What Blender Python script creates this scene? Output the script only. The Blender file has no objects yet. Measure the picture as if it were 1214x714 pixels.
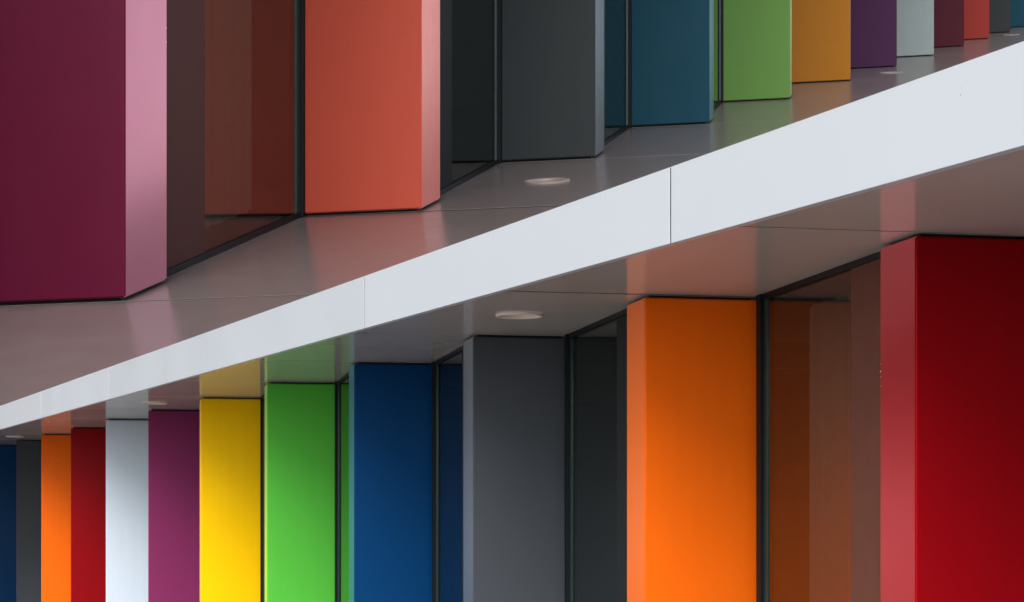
import bpy, bmesh, math, random
from mathutils import Vector
R = math.radians
random.seed(7)
scene = bpy.context.scene

# ------------------------------------------------------------------ camera
H = 1.2                       # metres from the eye up to the soffit of the lower wing
EYE = 2.4                     # eye height above the plaza
SOFFIT = EYE + H
cam_d = bpy.data.cameras.new('camera')
cam = bpy.data.objects.new('camera', cam_d)
scene.collection.objects.link(cam)
cam.location = (0, 0, EYE)
cam.rotation_euler = (R(90), 0, 0)
cam_d.sensor_width = 36.0
cam_d.lens = 65.24
cam_d.shift_y = 0.2057        # architectural shift lens: verticals stay vertical
cam_d.clip_end = 2000
scene.camera = cam

# ------------------------------------------------------------------ sky and sun
SUN_EL, SUN_AZ = 41.0, 196.0     # azimuth clockwise from +Y: behind the camera
world = bpy.data.worlds.new('World')
scene.world = world
world.use_nodes = True
wn, wl = world.node_tree.nodes, world.node_tree.links
bg = wn['Background']
sky = wn.new('ShaderNodeTexSky')
sky.sky_type = 'NISHITA'
sky.sun_disc = False
sky.sun_elevation = R(SUN_EL)
sky.sun_rotation = R(SUN_AZ)
sky.dust_density = 3.0
hs = wn.new('ShaderNodeHueSaturation')      # thin even cloud: most of the blue is gone
hs.inputs['Saturation'].default_value = 0.35
wl.new(sky.outputs[0], hs.inputs['Color'])
wl.new(hs.outputs[0], bg.inputs['Color'])
bg.inputs['Strength'].default_value = 0.14
sd = bpy.data.lights.new('sun', 'SUN')
sd.energy = 1.5
sd.angle = R(40)
sd.color = (1.0, 0.97, 0.93)
sun = bpy.data.objects.new('sun', sd)
scene.collection.objects.link(sun)
dirv = Vector((math.sin(R(SUN_AZ)) * math.cos(R(SUN_EL)), math.cos(R(SUN_AZ)) * math.cos(R(SUN_EL)), math.sin(R(SUN_EL))))
sun.rotation_euler = dirv.to_track_quat('Z', 'Y').to_euler()
sun.location = (-10, -20, 30)
vs = scene.view_settings
vs.view_transform = 'Standard'
vs.look = 'None'
vs.gamma = 1
vs.use_curve_mapping = False
vs.exposure = 0.86

# ------------------------------------------------------------------ materials
def srgb(r, g, b):
    f = lambda c: (c / 255 / 12.92) if c / 255 <= 0.04045 else ((c / 255 + 0.055) / 1.055) ** 2.4
    return (f(r), f(g), f(b), 1)

def new_mat(name):
    m = bpy.data.materials.new(name)
    m.use_nodes = True
    return m, m.node_tree.nodes, m.node_tree.links, m.node_tree.nodes['Principled BSDF']

COLOURS = {}
def panel_mat(name, col, rough=0.34, vary=0.035, bump=0.03, ior=1.5, grain=(18, 18, 1.2), spec=0.07, sheen=1.5, wave=0.15, gloss=None):
    """powder-coated sheet metal: slight cloudiness, faint vertical streaks, fine orange peel"""
    COLOURS[name.replace('paint_', '')] = col
    m, n, l, p = new_mat(name)
    geo = n.new('ShaderNodeNewGeometry')
    mp = n.new('ShaderNodeMapping'); mp.inputs['Scale'].default_value = grain
    l.new(geo.outputs['Position'], mp.inputs[0])
    ns = n.new('ShaderNodeTexNoise'); ns.inputs['Scale'].default_value = 1.0; ns.inputs['Detail'].default_value = 5
    l.new(mp.outputs[0], ns.inputs['Vector'])
    nb = n.new('ShaderNodeTexNoise'); nb.inputs['Scale'].default_value = 1.3; nb.inputs['Detail'].default_value = 3
    l.new(geo.outputs['Position'], nb.inputs['Vector'])
    ad = n.new('ShaderNodeMath'); ad.operation = 'ADD'
    l.new(ns.outputs[0], ad.inputs[0]); l.new(nb.outputs[0], ad.inputs[1])
    mr = n.new('ShaderNodeMapRange')
    mr.inputs['From Min'].default_value = 0.6; mr.inputs['From Max'].default_value = 1.4
    mr.inputs['To Min'].default_value = 1 - vary; mr.inputs['To Max'].default_value = 1 + vary
    l.new(ad.outputs[0], mr.inputs[0])
    mx = n.new('ShaderNodeVectorMath'); mx.operation = 'SCALE'
    mx.inputs[0].default_value = col[:3]
    oi = n.new('ShaderNodeObjectInfo')
    om = n.new('ShaderNodeMapRange'); om.inputs['To Min'].default_value = 0.975; om.inputs['To Max'].default_value = 1.025
    l.new(oi.outputs['Random'], om.inputs[0])
    mm = n.new('ShaderNodeMath'); mm.operation = 'MULTIPLY'
    l.new(mr.outputs[0], mm.inputs[0]); l.new(om.outputs[0], mm.inputs[1])
    l.new(mm.outputs[0], mx.inputs['Scale'])
    l.new(mx.outputs[0], p.inputs['Base Color'])
    rr = n.new('ShaderNodeMapRange')
    rr.inputs['From Min'].default_value = 0.3; rr.inputs['From Max'].default_value = 0.7
    rr.inputs['To Min'].default_value = rough * 0.88; rr.inputs['To Max'].default_value = rough * 1.12
    l.new(nb.outputs[0], rr.inputs[0]); l.new(rr.outputs[0], p.inputs['Roughness'])
    fb = n.new('ShaderNodeTexNoise'); fb.inputs['Scale'].default_value = 420; fb.inputs['Detail'].default_value = 2
    l.new(geo.outputs['Position'], fb.inputs['Vector'])
    bp = n.new('ShaderNodeBump'); bp.inputs['Strength'].default_value = bump; bp.inputs['Distance'].default_value = 0.002
    l.new(fb.outputs[0], bp.inputs['Height'])
    # slow waviness of sheet metal
    wv = n.new('ShaderNodeTexNoise'); wv.inputs['Scale'].default_value = 1.6; wv.inputs['Detail'].default_value = 1
    l.new(geo.outputs['Position'], wv.inputs['Vector'])
    b2 = n.new('ShaderNodeBump'); b2.inputs['Strength'].default_value = wave; b2.inputs['Distance'].default_value = 0.01
    l.new(wv.outputs[0], b2.inputs['Height'])
    if bump:
        l.new(b2.outputs[0], bp.inputs['Normal'])
    else:
        n.remove(bp); bp = b2
    l.new(bp.outputs[0], p.inputs['Normal'])
    p.inputs['IOR'].default_value = ior
    p.inputs['Specular IOR Level'].default_value = spec
    if sheen:
        # clear lacquer: mirrors only at glancing angles
        lw = n.new('ShaderNodeLayerWeight'); lw.inputs['Blend'].default_value = 0.5
        pw = n.new('ShaderNodeMath'); pw.operation = 'POWER'; pw.inputs[1].default_value = 3.1
        l.new(lw.outputs['Facing'], pw.inputs[0])
        ml = n.new('ShaderNodeMath'); ml.operation = 'MULTIPLY'; ml.inputs[1].default_value = sheen; ml.use_clamp = True
        l.new(pw.outputs[0], ml.inputs[0])
        gl = n.new('ShaderNodeBsdfGlossy'); gl.inputs['Roughness'].default_value = 0.22
        top = max(col[:3])
        tint = n.new('ShaderNodeVectorMath'); tint.operation = 'SCALE'
        tint.inputs[0].default_value = gloss or tuple(0.24 + 0.76 * (x / top) ** 0.45 for x in col[:3])
        l.new(ml.outputs[0], tint.inputs['Scale']); l.new(tint.outputs[0], gl.inputs['Color'])
        l.new(bp.outputs[0], gl.inputs['Normal'])
        mx2 = n.new('ShaderNodeAddShader')
        l.new(p.outputs[0], mx2.inputs[0]); l.new(gl.outputs[0], mx2.inputs[1])
        l.new(mx2.outputs[0], n['Material Output'].inputs['Surface'])
    return m

def plain(name, col, rough=0.5, spec=0.5, sheen=0.0):
    m, n, l, p = new_mat(name)
    geo = n.new('ShaderNodeNewGeometry')
    ns = n.new('ShaderNodeTexNoise'); ns.inputs['Scale'].default_value = 9; ns.inputs['Detail'].default_value = 4
    l.new(geo.outputs['Position'], ns.inputs['Vector'])
    mr = n.new('ShaderNodeMapRange'); mr.inputs['To Min'].default_value = 0.88; mr.inputs['To Max'].default_value = 1.12
    l.new(ns.outputs[0], mr.inputs[0])
    mx = n.new('ShaderNodeVectorMath'); mx.operation = 'SCALE'; mx.inputs[0].default_value = col[:3]
    l.new(mr.outputs[0], mx.inputs['Scale']); l.new(mx.outputs[0], p.inputs['Base Color'])
    p.inputs['Roughness'].default_value = rough
    p.inputs['Specular IOR Level'].default_value = spec
    return m

def glass_mat(name, tint, ior):
    m, n, l, p = new_mat(name)
    n.remove(p)
    out = n['Material Output']
    tr = n.new('ShaderNodeBsdfTransparent'); tr.inputs[0].default_value = tint
    gl = n.new('ShaderNodeBsdfGlossy'); gl.inputs['Color'].default_value = (0.93, 0.97, 0.95, 1)
    gl.inputs['Roughness'].default_value = 0.015
    geo = n.new('ShaderNodeNewGeometry')
    ns = n.new('ShaderNodeTexNoise'); ns.inputs['Scale'].default_value = 0.8; ns.inputs['Detail'].default_value = 1
    l.new(geo.outputs['Position'], ns.inputs['Vector'])
    bp = n.new('ShaderNodeBump'); bp.inputs['Strength'].default_value = 0.012; bp.inputs['Distance'].default_value = 0.02
    l.new(ns.outputs[0], bp.inputs['Height']); l.new(bp.outputs[0], gl.inputs['Normal'])
    fr = n.new('ShaderNodeFresnel'); fr.inputs['IOR'].default_value = ior
    mx = n.new('ShaderNodeMixShader')
    l.new(fr.outputs[0], mx.inputs[0]); l.new(tr.outputs[0], mx.inputs[1]); l.new(gl.outputs[0], mx.inputs[2])
    l.new(mx.outputs[0], out.inputs['Surface'])
    return m

M = {
    # lower wing, vivid
    'red': panel_mat('paint_red', (0.2200, 0.0010, 0.0040), sheen=2.4, gloss=(1.0, 0.25, 0.28)),
    'orange': panel_mat('paint_orange', (0.7800, 0.1250, 0.0040), sheen=0.7),
    'grey': panel_mat('paint_grey', (0.0540, 0.0630, 0.0750), sheen=0.7),
    'blue': panel_mat('paint_blue', (0.0010, 0.0390, 0.1350), sheen=0.7),
    'green': panel_mat('paint_green', (0.080, 0.43, 0.046), sheen=0.7),
    'yellow': panel_mat('paint_yellow', (0.8800, 0.5200, 0.0005), sheen=0.7),
    'purple': panel_mat('paint_purple', (0.1900, 0.0230, 0.0950), sheen=0.7),
    'white': panel_mat('paint_white', (0.5100, 0.5900, 0.6800), sheen=0.7),
    # upper wing, darker and duller
    'plum': panel_mat('paint_plum', (0.0700, 0.0010, 0.0165), sheen=2.0, gloss=(1.0, 0.42, 0.52)),
    'coral': panel_mat('paint_coral', (0.4200, 0.0620, 0.0360), sheen=1.2, gloss=(1.0, 0.48, 0.42)),
    'charcoal': panel_mat('paint_charcoal', (0.0240, 0.0290, 0.0320), sheen=0.35),
    'teal': panel_mat('paint_teal', (0.0010, 0.0420, 0.0700), sheen=0.30),
    'leaf': panel_mat('paint_leaf', (0.1000, 0.2200, 0.0480), sheen=0.45),
    'ochre': panel_mat('paint_ochre', (0.3400, 0.1260, 0.0060), sheen=0.45),
    'violet': panel_mat('paint_violet', (0.0480, 0.0100, 0.0500), sheen=0.40),
    'silver': panel_mat('paint_silver', (0.2500, 0.2950, 0.3000), sheen=0.40),
    'wine': panel_mat('paint_wine', (0.0580, 0.0030, 0.0130), sheen=0.40),
    'rust': panel_mat('paint_rust', (0.2700, 0.0250, 0.0180), sheen=0.50),
    'fascia': panel_mat('white_coated_panel', (0.435, 0.468, 0.505), rough=0.4, vary=0.012, bump=0.01, grain=(0.8, 0.8, 0.8), spec=0.4, sheen=0.0),
    'soffit': panel_mat('soffit_panel_coat', (0.50, 0.455, 0.425), rough=0.12, vary=0.03, bump=0.0, grain=(2, 2, 2), spec=0.5, sheen=0.0),
    'terrace': panel_mat('shaded_terrace_coat', (0.120, 0.100, 0.098), rough=0.23, vary=0.04, bump=0.0, grain=(1, 1, 1), spec=0.5, sheen=0.0),  # shade on a whitish panel is put into this dark base colour
    'black': plain('black_gasket', (0.006, 0.006, 0.007), 0.6, 0.3),
    'frame': plain('dark_aluminium', (0.006, 0.008, 0.010), 0.5, 0.12),
    'edge': plain('green_glass_edge', (0.016, 0.040, 0.036), 0.2),
    'glass': glass_mat('window_glass', (0.50, 0.56, 0.53, 1), 1.65),
    'cloth': plain('curtain_cloth', (0.33, 0.30, 0.275), 0.9, 0.1),
    'room': plain('room_wall', (0.10, 0.105, 0.10), 0.8),
    'roof': plain('roof_felt', (0.12, 0.12, 0.12), 0.9),
    'trim': plain('lamp_trim', (0.62, 0.55, 0.48), 0.4),
    'bowl': plain('lamp_bowl', (0.60, 0.52, 0.45), 0.3),
    'lens': plain('lamp_lens', (0.50, 0.44, 0.38), 0.25),
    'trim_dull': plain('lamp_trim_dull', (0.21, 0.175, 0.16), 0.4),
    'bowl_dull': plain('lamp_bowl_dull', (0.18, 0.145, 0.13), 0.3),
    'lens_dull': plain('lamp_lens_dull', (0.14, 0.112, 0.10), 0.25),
    'chip': plain('paint_chip', (0.62, 0.60, 0.56), 0.6),
    'stain': plain('rust_stain', (0.20, 0.18, 0.15), 0.8),
}
def ground_mat():
    m, n, l, p = new_mat('plaza_concrete')
    geo = n.new('ShaderNodeNewGeometry')
    ns = n.new('ShaderNodeTexNoise'); ns.inputs['Scale'].default_value = 0.35; ns.inputs['Detail'].default_value = 8
    l.new(geo.outputs['Position'], ns.inputs['Vector'])
    cr = n.new('ShaderNodeValToRGB')
    cr.color_ramp.elements[0].position = 0.3; cr.color_ramp.elements[0].color = (0.25, 0.245, 0.235, 1)
    cr.color_ramp.elements[1].position = 0.7; cr.color_ramp.elements[1].color = (0.35, 0.34, 0.33, 1)
    l.new(ns.outputs[0], cr.inputs[0]); l.new(cr.outputs[0], p.inputs['Base Color'])
    p.inputs['Roughness'].default_value = 0.85
    return m
M['ground'] = ground_mat()

_reflections = {}
def reflection_of(key):  # opaque strip tinted from the neighbouring pillar, standing in for its reflection
    if key not in _reflections:
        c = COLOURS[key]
        _reflections[key] = plain('reflection_' + key, tuple(0.010 + 0.032 * max(c[:3]) + 0.12 * x for x in c[:3]), 0.6, 0.06)
    return _reflections[key]

# ------------------------------------------------------------------ helpers
COL = scene.collection
def link(o, parent=None):
    COL.objects.link(o)
    if parent: o.parent = parent
    return o
def empty(name, loc, label=None, cat=None, group=None):
    o = bpy.data.objects.new(name, None); o.location = loc; o.empty_display_size = 0.3
    link(o)
    if label: o['label'] = label
    if cat: o['category'] = cat
    if group: o['group'] = group
    return o
def mesh_from(bm, name):
    bmesh.ops.recalc_face_normals(bm, faces=bm.faces)
    me = bpy.data.meshes.new(name); bm.to_mesh(me); bm.free()
    return me
def obj(name, me, mat, parent=None, loc=(0, 0, 0)):
    o = bpy.data.objects.new(name, me)
    if not me.materials: me.materials.append(mat)
    o.location = loc
    link(o, parent)
    if me.materials[0] is not mat:
        o.material_slots[0].link = 'OBJECT'
        o.material_slots[0].material = mat
    return o
def prism(bm, poly, zb, zt, bevel=0.0, seg=2):
    """vertical prism over a plan polygon; zb and zt are heights or functions of the plan point"""
    fb = zb if callable(zb) else (lambda p: zb)
    ft = zt if callable(zt) else (lambda p: zt)
    b = [bm.verts.new((p[0], p[1], fb(p))) for p in poly]
    t = [bm.verts.new((p[0], p[1], ft(p))) for p in poly]
    fs = [bm.faces.new(b), bm.faces.new(t)]
    k = len(poly)
    for i in range(k):
        fs.append(bm.faces.new((b[i], b[(i + 1) % k], t[(i + 1) % k], t[i])))
    if bevel:
        es = {e for f in fs for e in f.edges}
        bmesh.ops.bevel(bm, geom=list(es), offset=bevel, segments=seg, affect='EDGES', clamp_overlap=True)
def V2(a): return Vector((a[0], a[1]))
def inset(poly, d):
    """parallelogram given counter-clockwise or clockwise, moved inwards by d"""
    c = sum((V2(p) for p in poly), Vector((0, 0))) / len(poly)
    out = []
    k = len(poly)
    for i in range(k):
        p, a, b = V2(poly[i]), V2(poly[i - 1]), V2(poly[(i + 1) % k])
        ua, ub = (a - p).normalized(), (b - p).normalized()
        s = abs(ua.x * ub.y - ua.y * ub.x)
        out.append(p + (ua + ub) * (d / s))
    return out
def strip(a, b, w0, w1):
    """plan rectangle along a-b reaching from w0 to w1 to the left of a-b"""
    d = (b - a).normalized(); n = Vector((-d.y, d.x))
    return [a + n * w0, b + n * w0, b + n * w1, a + n * w1]

def ring_plate(bm, poly, zf, thick, centre=None, radius=0.0, seg=40):
    """panel sheet (front face at zf(p)) with an optional round hole, thick away from the viewer"""
    zt = lambda p: zf(p) + thick
    for z in (zf, zt):
        edges = []
        vo = [bm.verts.new((p[0], p[1], z(p))) for p in poly]
        edges += [bm.edges.new((vo[i], vo[(i + 1) % len(vo)])) for i in range(len(vo))]
        if centre is not None:
            pts = [(centre[0] + radius * math.cos(2 * math.pi * i / seg), centre[1] + radius * math.sin(2 * math.pi * i / seg)) for i in range(seg)]
            vi = [bm.verts.new((p[0], p[1], z(p))) for p in pts]
            edges += [bm.edges.new((vi[i], vi[(i + 1) % seg])) for i in range(seg)]
        bmesh.ops.triangle_fill(bm, edges=edges, use_beauty=True, use_dissolve=False)
        if z is zf: lo = (vo, vi if centre is not None else [])
        else: hi = (vo, vi if centre is not None else [])
    for a, b in zip(lo, hi):
        for i in range(len(a)):
            j = (i + 1) % len(a)
            bm.faces.new((a[i], a[j], b[j], b[i]))

# ------------------------------------------------------------------ the plaza
bm = bmesh.new()
prism(bm, [(-600, -600), (600, -600), (600, 600), (-600, 600)], -0.5, 0.0)
g = obj('ground', mesh_from(bm, 'ground'), M['ground']); g['kind'] = 'structure'

# ------------------------------------------------------------------ a wing: pillars, windows, panels
class Wing:
    """plan of a saw-tooth wing. All plan vectors in metres; slope is the rise of its floor/soffit with depth."""
    pass

def make_wing(W):
    F0, P, FV, SV = W.F0, W.P, W.FV, W.SV          # corner of pillar 0, pitch, front vector, side vector
    zs = W.zs                                      # height of soffit / terrace at a plan point
    u = W.unit
    down = W.down                                  # -1: pillars hang below the soffit down to the ground, +1: stand on the terrace
    gap = 0.013 * u
    L = W.length * u
    dz = lambda n: zs(F0 + P * n) - zs(F0)
    sl = lambda p: zs(V2(p) + F0) - zs(F0)         # slope relative to pillar origin
    # pillar meshes, origin at pillar corner on the soffit/terrace plane
    poly = [Vector((0, 0)), FV, FV + SV, SV]
    bm = bmesh.new()
    if down < 0: prism(bm, poly, -L, lambda p: sl(p) - gap, 0.006 * u, 3)
    else: prism(bm, poly, lambda p: sl(p) + gap, lambda p: sl(p) + L, 0.006 * u, 3)
    me_clad = mesh_from(bm, W.name + '_pillar_cladding')
    bm = bmesh.new()
    ip = inset(poly, 0.03 * u)
    if down < 0: prism(bm, ip, lambda p: sl(p) - gap - 0.02 * u, lambda p: sl(p) + 0.01 * u)
    else: prism(bm, ip, lambda p: sl(p) - 0.01 * u, lambda p: sl(p) + gap + 0.02 * u)
    me_neck = mesh_from(bm, W.name + '_pillar_neck')
    # window meshes: from the far front corner of a pillar to the back of its nearer neighbour
    A, B = W.GA, W.GB
    d = (B - A).normalized()
    side = W.glass_side                            # +1: outside lies left of A-B
    def st(a, b, w0, w1): return strip(a, b, w0 * side, w1 * side)
    if down < 0:
        lo = lambda p: -L
        hi = lambda p: sl(p) - 0.002 * u
        rail = (lambda p: sl(p) - 0.026 * u, hi)
        sill = (lambda p: -L, lambda p: -L + 0.05 * u)
        pz = (lambda p: -L + 0.05 * u, lambda p: sl(p) - 0.026 * u)
    else:
        lo = lambda p: sl(p) + 0.002 * u
        hi = lambda p: sl(p) + L
        rail = (lo, lambda p: sl(p) + 0.026 * u)
        sill = (lambda p: sl(p) + L - 0.05 * u, hi)
        pz = (rail[1], sill[0])
    pw = 0.062 * u
    bm = bmesh.new()
    prism(bm, st(A, A + d * pw, -0.03 * u, 0.022 * u), lo, hi, 0.002 * u, 1)
    prism(bm, st(A + d * pw, B, -0.03 * u, 0.012 * u), *rail)
    prism(bm, st(A + d * pw, B, -0.03 * u, 0.012 * u), *sill)
    me_frame = mesh_from(bm, W.name + '_window_frame')
    bm = bmesh.new()
    prism(bm, st(A + d * (pw + 0.001 * u), A + d * (pw + 0.05 * u), -0.025 * u, 0.006 * u), *pz)
    me_bead = mesh_from(bm, W.name + '_glazing_bead')
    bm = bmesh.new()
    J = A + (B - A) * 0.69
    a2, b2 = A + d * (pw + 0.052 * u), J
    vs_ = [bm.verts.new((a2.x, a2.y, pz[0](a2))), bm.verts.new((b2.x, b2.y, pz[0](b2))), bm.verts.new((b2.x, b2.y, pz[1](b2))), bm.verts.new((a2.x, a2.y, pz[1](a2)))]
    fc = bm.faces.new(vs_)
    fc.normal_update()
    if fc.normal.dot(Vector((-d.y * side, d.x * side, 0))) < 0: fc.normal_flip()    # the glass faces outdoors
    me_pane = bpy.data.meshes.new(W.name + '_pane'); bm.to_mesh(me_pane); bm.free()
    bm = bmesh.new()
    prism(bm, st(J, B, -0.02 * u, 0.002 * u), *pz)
    me_reflection = mesh_from(bm, W.name + '_reflection_panel')  # added strip beside the glass, the pillar's mirror image put into its colour

    bld = empty(W.bname, (F0.x, F0.y, 0), W.blabel, 'building')
    def child(name, me, mat, loc, parent=bld):
        o = obj(name, me, mat, parent)
        o.location = Vector(loc) - (parent.location if parent is bld else Vector((0, 0, 0)))
        return o
    # pillars: each stands free of the soffit or terrace by a shadow gap
    for n, (mat, label) in W.pillars.items():
        c = F0 + P * n
        base = (c.x, c.y, zs(F0) + dz(n))
        t = empty('pillar', (base[0], base[1], base[2] - (L if down < 0 else 0)), label, 'pillar', W.pgroup)
        t['kind'] = 'thing'
        off = (0, 0, L if down < 0 else 0)
        obj('cladding', me_clad, M[mat], t, off)
        obj('shadow_gap', me_neck, M['black'], t, off)
        W.roots[n] = t
    # windows
    for n in W.windows:
        c = F0 + P * n
        w = child('window', me_frame, M['frame'], (c.x, c.y, zs(F0) + dz(n)))
        w['bay'] = n
        obj('glazing_bead', me_bead, M['edge'], w)
        obj('pane', me_pane, M['glass'], w)
        obj('reflection_panel', me_reflection, reflection_of(W.colour(n)), w)
    # a drawn curtain behind the widest window
    bm = bmesh.new()
    rows = []
    nfold = 60
    c0_, c1_ = A + (B - A) * 0.27, A + (B - A) * 0.69
    nrm = Vector((-d.y, d.x)) * side
    for i in range(nfold + 1):
        f_ = i / nfold
        pt = c0_ + (c1_ - c0_) * f_ - nrm * (0.07 * u + 0.012 * u * math.sin(f_ * 31) + 0.006 * u * math.sin(f_ * 67 + 1))
        rows.append((bm.verts.new((pt.x, pt.y, pz[0](pt) + 0.075 * u)), bm.verts.new((pt.x, pt.y, pz[1](pt) - 0.075 * u))))
    for a_, b_ in zip(rows, rows[1:]):
        bm.faces.new((a_[0], b_[0], b_[1], a_[1]))
    me_curt = mesh_from(bm, W.name + '_curtain')
    for p_ in me_curt.polygons: p_.use_smooth = True
    for o_ in list(bld.children):
        if o_.name.startswith('window') and o_.get('bay') == 1:
            obj('curtain', me_curt, M['cloth'], o_)
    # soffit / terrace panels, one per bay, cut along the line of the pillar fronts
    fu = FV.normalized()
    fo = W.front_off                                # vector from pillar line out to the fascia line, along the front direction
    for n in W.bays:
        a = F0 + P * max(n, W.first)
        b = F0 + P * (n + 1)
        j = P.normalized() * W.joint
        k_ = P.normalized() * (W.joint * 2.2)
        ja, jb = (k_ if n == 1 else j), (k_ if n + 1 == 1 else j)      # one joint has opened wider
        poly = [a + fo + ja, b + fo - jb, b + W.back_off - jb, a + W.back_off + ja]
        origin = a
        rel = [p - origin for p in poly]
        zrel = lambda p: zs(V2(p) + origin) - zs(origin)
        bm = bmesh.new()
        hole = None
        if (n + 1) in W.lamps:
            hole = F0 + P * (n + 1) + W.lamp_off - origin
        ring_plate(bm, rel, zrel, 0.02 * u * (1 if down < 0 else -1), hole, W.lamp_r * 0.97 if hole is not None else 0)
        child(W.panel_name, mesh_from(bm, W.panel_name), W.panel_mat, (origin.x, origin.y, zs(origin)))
    # backing slab above the panels (or below the terrace)
    n0, n1 = W.first, W.bays[-1] + 1
    q = [F0 + P * n0 + fo * 0.95, F0 + P * n1 + fo * 0.95, F0 + P * n1 + W.back_off, F0 + P * n0 + W.back_off]
    bm = bmesh.new()
    if down < 0: prism(bm, [p - F0 for p in q], lambda p: sl(p) + 0.12 * u, lambda p: sl(p) + W.slab * u)
    else: prism(bm, [p - F0 for p in q], lambda p: sl(p) - W.slab * u, lambda p: sl(p) - 0.035 * u)
    child('floor_slab', mesh_from(bm, 'floor_slab'), M['roof'], (F0.x, F0.y, zs(F0)))
    # dark filler in the joints
    bm = bmesh.new()
    for n in W.bays:
        if n == W.bays[0]: continue
        c = F0 + P * n
        jj = P.normalized() * (W.joint * (2.2 if n == 1 else 1) + 0.002 * u)
        pl = [c + fo * 0.95 - jj, c + fo * 0.95 + jj, c + W.back_off + jj, c + W.back_off - jj]
        s = 1 if down < 0 else -1
        z0 = lambda p: sl(p) + s * 0.0012 * u
        z1 = lambda p: sl(p) + s * 0.016 * u
        prism(bm, [p - F0 for p in pl], z0, z1)
    child('joint_gasket', mesh_from(bm, 'joint_gasket'), M['black'], (F0.x, F0.y, zs(F0)))
    # rooms behind the glass
    bm = bmesh.new()
    bo = W.back_off
    prism(bm, [p - F0 for p in [F0 + P * n0 + bo, F0 + P * n1 + bo, F0 + P * n1 + bo * 1.05, F0 + P * n0 + bo * 1.05]],
          (lambda p: -L) if down < 0 else (lambda p: sl(p)), (lambda p: sl(p)) if down < 0 else (lambda p: sl(p) + L))
    for nn, sg in ((n0, 1), (n1, -1)):
        c0 = F0 + P * nn
        tk = P.normalized() * (0.05 * u * sg)
        if down < 0: st0 = c0 + FV * 1.3
        else: st0 = c0 + FV * 1.3
        prism(bm, [p - F0 for p in [st0, c0 + bo * 0.999, c0 + bo * 0.999 + tk, st0 + tk]],
          (lambda p: -L) if down < 0 else (lambda p: sl(p)), (lambda p: sl(p)) if down < 0 else (lambda p: sl(p) + L))
    child('room_back_wall', mesh_from(bm, 'room_back_wall'), M['room'], (F0.x, F0.y, zs(F0)))
    return bld

def downlight(c, r, zc_, up, slope_n, label, group, mats=('trim', 'bowl', 'lens')):
    """round recessed lamp; up = +1 recess goes up into a soffit, -1 down into a terrace"""
    t = empty('recessed_lamp', (c.x, c.y, zc_), label, 'lamp', group)
    def lathe(prof, seg=40):
        bm = bmesh.new(); rings = []
        for (rr, zz) in prof:
            if rr < 1e-6: rings.append([bm.verts.new((0, 0, zz * up))])
            else: rings.append([bm.verts.new((rr * math.cos(2 * math.pi * i / seg), rr * math.sin(2 * math.pi * i / seg), zz * up)) for i in range(seg)])
        for a, b in zip(rings, rings[1:]):
            for i in range(seg):
                j = (i + 1) % seg
                if len(b) == 1: bm.faces.new((a[i], a[j], b[0]))
                else: bm.faces.new((a[i], a[j], b[j], b[i]))
        me = mesh_from(bm, 'lamp')
        for p in me.polygons: p.use_smooth = True
        return me
    parts = [
        ('trim_ring', [(r * 1.08, 0.0), (r * 1.08, -r * 0.05), (r * 1.04, -r * 0.085), (r * 0.95, -r * 0.08), (r * 0.89, -r * 0.02), (r * 0.87, r * 0.05)], mats[0]),
        ('reflector', [(r * 0.87, r * 0.02), (r * 0.80, r * 0.10), (r * 0.62, r * 0.22), (r * 0.45, r * 0.30)], mats[1]),
        ('lens', [(r * 0.46, r * 0.28), (r * 0.30, r * 0.24), (0, r * 0.22)], mats[2]),
    ]
    for nm, prof, mt in parts: obj(nm, lathe(prof), M[mt], t)
    t.rotation_euler = Vector((0, 0, 1)).rotation_difference(slope_n).to_euler()
    return t

# ------------------------------------------------------------------ lower wing
Wl = Wing()
Wl.name, Wl.unit, Wl.down, Wl.length = 'lower', H, -1, SOFFIT / H
v = lambda x, d: Vector((x * H, d * H))
Wl.F0, Wl.P, Wl.FV, Wl.SV = v(1.4436, 6.6393), v(-0.8317, 1.9093), v(0.5376, 0.112), v(-0.0635, 0.3208)
Wl.GA, Wl.GB = v(0.5376, 0.030), v(0.5376 + 0.269 * 1.145, 0.030 - 1.434 * 1.145)
Wl.glass_side = -1
Wl.zs = lambda p: SOFFIT
Wl.front_off = v(-0.676, -0.1408)            # along the pillar-front direction to the fascia
Wl.back_off = v(3.6, 0.75)
Wl.bays = list(range(-2, 14))
Wl.first = -2
Wl.joint = 0.009 * H
Wl.windows = list(range(-1, 14))
Wl.lamps = (2, 6, 10)
Wl.lamp_off, Wl.lamp_r = v(0.258, -1.02), 0.113 * H
Wl.slab = 0.27
Wl.bname = 'building'
Wl.blabel = 'lower storey with a long white fascia, grey mirror soffit and dark windows between bright pillars'
Wl.pgroup = 'bright pillars under the white fascia'
Wl.panel_name, Wl.panel_mat = 'soffit_panel', M['soffit']
Wl.roots = {}
Wl.pillars = {
    -1: ('white', 'nearest pale white pillar, right of the wide glossy red pillar'),
    0: ('red', 'wide glossy red pillar at the right edge below the white fascia'),
    1: ('orange', 'broad bright orange pillar below the fascia, left of the wide red pillar'),
    2: ('grey', 'broad dark grey pillar below the fascia, beside the broad bright orange pillar'),
    3: ('blue', 'broad deep blue pillar below the fascia, right of the bright green pillar'),
    4: ('green', 'bright grass green pillar below the fascia, between the yellow and blue pillars'),
    5: ('yellow', 'vivid yellow pillar below the fascia, left of the bright green pillar'),
    6: ('purple', 'magenta purple pillar below the fascia, between the yellow and pale white pillars'),
    7: ('white', 'pale bluish white pillar below the fascia, left of the magenta purple pillar'),
    8: ('red', 'narrow dark red pillar below the fascia, left of the pale white pillar'),
    9: ('orange', 'narrow orange pillar below the fascia, left of the narrow dark red pillar'),
    10: ('grey', 'thin slate grey pillar below the fascia, next to the leftmost blue pillar'),
    11: ('blue', 'leftmost dark blue pillar below the fascia, cut by the left edge'),
}
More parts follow.
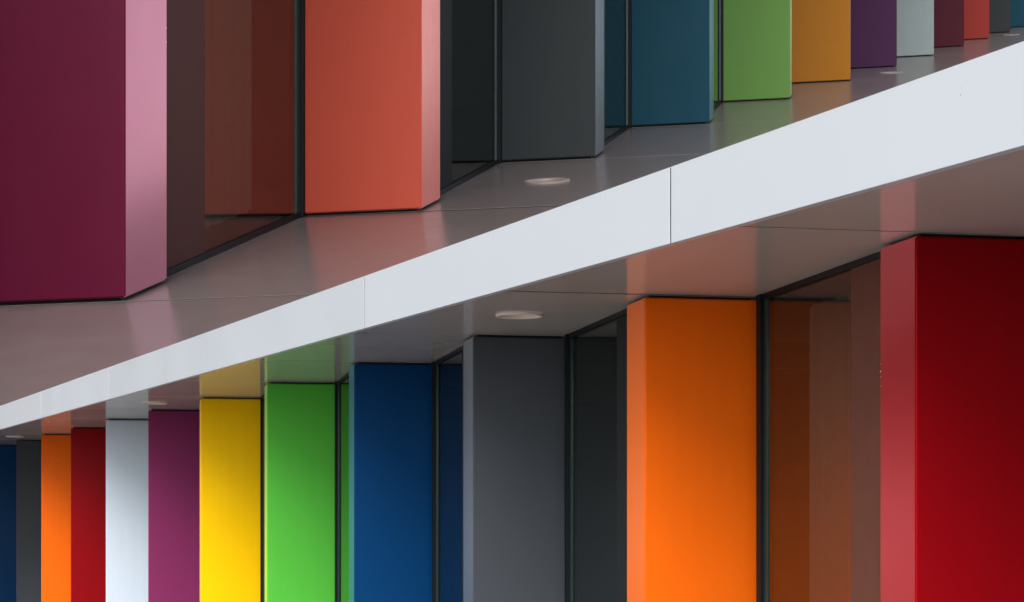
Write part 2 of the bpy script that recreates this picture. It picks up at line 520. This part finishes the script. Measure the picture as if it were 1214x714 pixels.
CYC = ['red', 'orange', 'grey', 'blue', 'green', 'yellow', 'purple', 'white']
Wl.colour = lambda n: CYC[n % 8]
low = make_wing(Wl)
# fascia: white coated panels hung along the edge of the soffit
fd = v(-0.4356, 1.0)
def fpt(D): return v(-0.802 - 0.4356 * (D - 10.083), D)
joints = [0.52, 3.70, 6.892, 10.083, 13.28, 16.46, 19.75, 23.0, 26.2, 29.4, 32.6]
ZB, ZT = SOFFIT - 0.004 * H, SOFFIT + 0.280 * H
fdir = fd.normalized()
bm = bmesh.new()
for a, b in zip(joints, joints[1:]):
    bm = bmesh.new()
    g_ = 0.0055 * H
    A_, B_ = fpt(a) + fdir * g_, fpt(b) - fdir * g_
    c_ = A_
    prism(bm, [p - c_ for p in strip(A_, B_, 0.0, -0.035 * H)], 0, ZT - ZB, 0.0010 * H, 1)
    o = obj('fascia_panel', mesh_from(bm, 'fascia_panel'), M['fascia'], low)
    o.location = Vector((c_.x, c_.y, ZB)) - low.location
for a in joints[1:-1]:
    bm = bmesh.new()
    A_, B_ = fpt(a) - fdir * 0.006 * H, fpt(a) + fdir * 0.006 * H
    prism(bm, [p - A_ for p in strip(A_, B_, -0.0025 * H, -0.03 * H)], 0.002 * H, ZT - ZB - 0.002 * H)
    o = obj('joint_gasket', mesh_from(bm, 'joint_gasket'), M['frame'], low)
    o.location = Vector((A_.x, A_.y, ZB)) - low.location
bm = bmesh.new()
A_, B_ = fpt(joints[0]), fpt(joints[-1])
prism(bm, [p - A_ for p in strip(A_, B_, -0.02 * H, -0.10 * H)], 0.01 * H, ZT - ZB + 0.0045 * H)
o = obj('fascia_coping', mesh_from(bm, 'fascia_coping'), M['black'], low)
o.location = Vector((A_.x, A_.y, ZB)) - low.location
for n, lab in ((2, 'round recessed lamp in the soffit between the broad grey and orange pillars'),
               (6, 'round recessed lamp in the soffit above the white and purple pillars'),
               (10, 'tiny recessed lamp in the soffit above the leftmost blue and slate grey pillars')):
    c = Wl.F0 + Wl.P * n + Wl.lamp_off
    downlight(c, Wl.lamp_r, SOFFIT, 1, Vector((0, 0, 1)), lab, 'recessed lamps in the soffit')

# ------------------------------------------------------------------ upper wing on its rising terrace
K = 4.9 * H                                     # it is the larger wing, set back behind the fascia
SLOPE = 0.2771                                  # the terrace climbs away from the street
CROSS = 0.055
Wu = Wing()
Wu.name, Wu.unit, Wu.down, Wu.length = 'upper', K, 1, 4.2
w = lambda x, d: Vector((x * K, d * K))
Wu.F0, Wu.P, Wu.FV, Wu.SV = w(-1.3677, 6.5616), w(0.93492, 2.31563), w(-0.56758, 0.05808), w(0.07432, 0.39811)
Wu.GA, Wu.GB = w(-0.582, 0.085), w(-0.582 - 0.31 * 1.135, 0.085 - 1.76 * 1.135)
Wu.glass_side = 1
Wu.zs = lambda p: EYE + SLOPE * p[1] + CROSS * p[0] - K
Wu.front_off = Wu.FV * -1.3
Wu.back_off = Wu.FV * 6
Wu.bays = list(range(-1, 14))
Wu.first = -0.8
Wu.joint = 0.010 * K
Wu.windows = list(range(0, 14))
Wu.lamps = (2, 6, 10)
Wu.lamp_off, Wu.lamp_r = w(-0.315, -1.23), 0.115 * K
Wu.slab = 0.06
Wu.bname = 'building'
Wu.blabel = 'upper storey with a dull mauve grey mirror terrace and dark windows between muted pillars'
Wu.pgroup = 'muted pillars above the white fascia'
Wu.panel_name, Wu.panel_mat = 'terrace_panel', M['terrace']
Wu.roots = {}
Wu.pillars = {
    0: ('plum', 'huge plum crimson pillar with a pink lit side in the top left corner'),
    1: ('coral', 'broad coral red pillar above the fascia, right of the huge plum pillar'),
    2: ('charcoal', 'broad charcoal pillar above the fascia, right of the broad coral pillar'),
    3: ('teal', 'dark teal pillar above the fascia, between the broad charcoal and leaf green pillars'),
    4: ('leaf', 'leaf green pillar above the fascia, between the teal and ochre pillars'),
    5: ('ochre', 'ochre brown pillar above the fascia, right of the leaf green pillar'),
    6: ('violet', 'dark violet pillar above the fascia, between the ochre and silver grey pillars'),
    7: ('silver', 'silver grey pillar above the fascia, right of the dark violet pillar'),
    8: ('wine', 'narrow dark wine red pillar above the fascia, right of the silver grey pillar'),
    9: ('rust', 'narrow rusty red pillar above the fascia, right of the dark wine pillar'),
    10: ('charcoal', 'thin charcoal pillar above the fascia, right of the narrow rusty red pillar'),
    11: ('teal', 'thin dark teal pillar in the top right corner above the fascia'),
}
CYU = ['plum', 'coral', 'charcoal', 'teal', 'leaf', 'ochre', 'violet', 'silver']
Wu.colour = lambda n: CYU[n % 8]
upb = make_wing(Wu)
# roof of the upper wing, same overhang as below
n0, n1 = Wu.first, 14
q = [Wu.F0 + Wu.P * n0 + Wu.front_off, Wu.F0 + Wu.P * n1 + Wu.front_off, Wu.F0 + Wu.P * n1 + Wu.back_off, Wu.F0 + Wu.P * n0 + Wu.back_off]
bm = bmesh.new()
prism(bm, [p - Wu.F0 for p in q], lambda p: SLOPE * p[1] + CROSS * p[0] + Wu.length * K, lambda p: SLOPE * p[1] + CROSS * p[0] + (Wu.length + 0.25) * K)
o = obj('roof', mesh_from(bm, 'roof'), M['fascia'], upb)
o.location = Vector((Wu.F0.x, Wu.F0.y, Wu.zs(Wu.F0))) - upb.location
sn = Vector((-CROSS, -SLOPE, 1)).normalized()
for n, lab in ((2, 'round recessed lamp in the terrace in front of the broad charcoal pillar'),
               (6, 'flat round recessed lamp in the terrace below the dark violet pillar'),
               (10, 'tiny recessed lamp in the terrace below the thin teal pillar at far right')):
    c = Wu.F0 + Wu.P * n + Wu.lamp_off
    downlight(c, Wu.lamp_r, Wu.zs(c), -1, sn, lab, 'recessed lamps in the terrace', ('trim_dull', 'bowl_dull', 'lens_dull'))

# ------------------------------------------------------------------ wear: chipped paint, a screw head, drip marks
def speck(name, pos, size, mat, parent):
    bm = bmesh.new()
    bmesh.ops.create_icosphere(bm, subdivisions=1, radius=size)
    for vv in bm.verts:
        vv.co = Vector((vv.co.x * 0.7, vv.co.y * 0.7, vv.co.z)) * random.uniform(0.7, 1.25)
    o = obj(name, mesh_from(bm, name), M[mat], parent)
    o.location = Vector(pos) - parent.location
    return o
e = Wl.F0 + Wl.SV + Wl.SV * -0.02
for z, sz in ((0.552, 2.4), (0.525, 3.2), (0.505, 2.2), (0.470, 2.0), (0.37, 1.4)):
    speck('paint_chip', (e.x, e.y, EYE + z * H), sz * 0.001 * H, 'chip', Wl.roots[0])
e = Wu.F0 + Wu.SV + Wu.SV * -0.02
for y, sz in ((33, 2.6), (50, 3.0), (54, 2.0), (131, 1.6)):
    z = (606.7 - y) / 2200 * e.y
    speck('paint_chip', (e.x, e.y, EYE + z), sz * 0.001 * K, 'chip', Wu.roots[0])
e = Wl.F0 + Wl.P * 9 + Wl.FV * 0.382
speck('screw_head', (e.x, e.y, EYE + 0.658 * H), 0.010 * H, 'chip', Wl.roots[9])
e = v(1.2815, 5.30)
for z, sz in ((1.211, 1.6), (1.190, 2.6)):
    speck('drip_mark', (e.x, e.y, EYE + z * H), sz * 0.001 * H, 'stain', low)
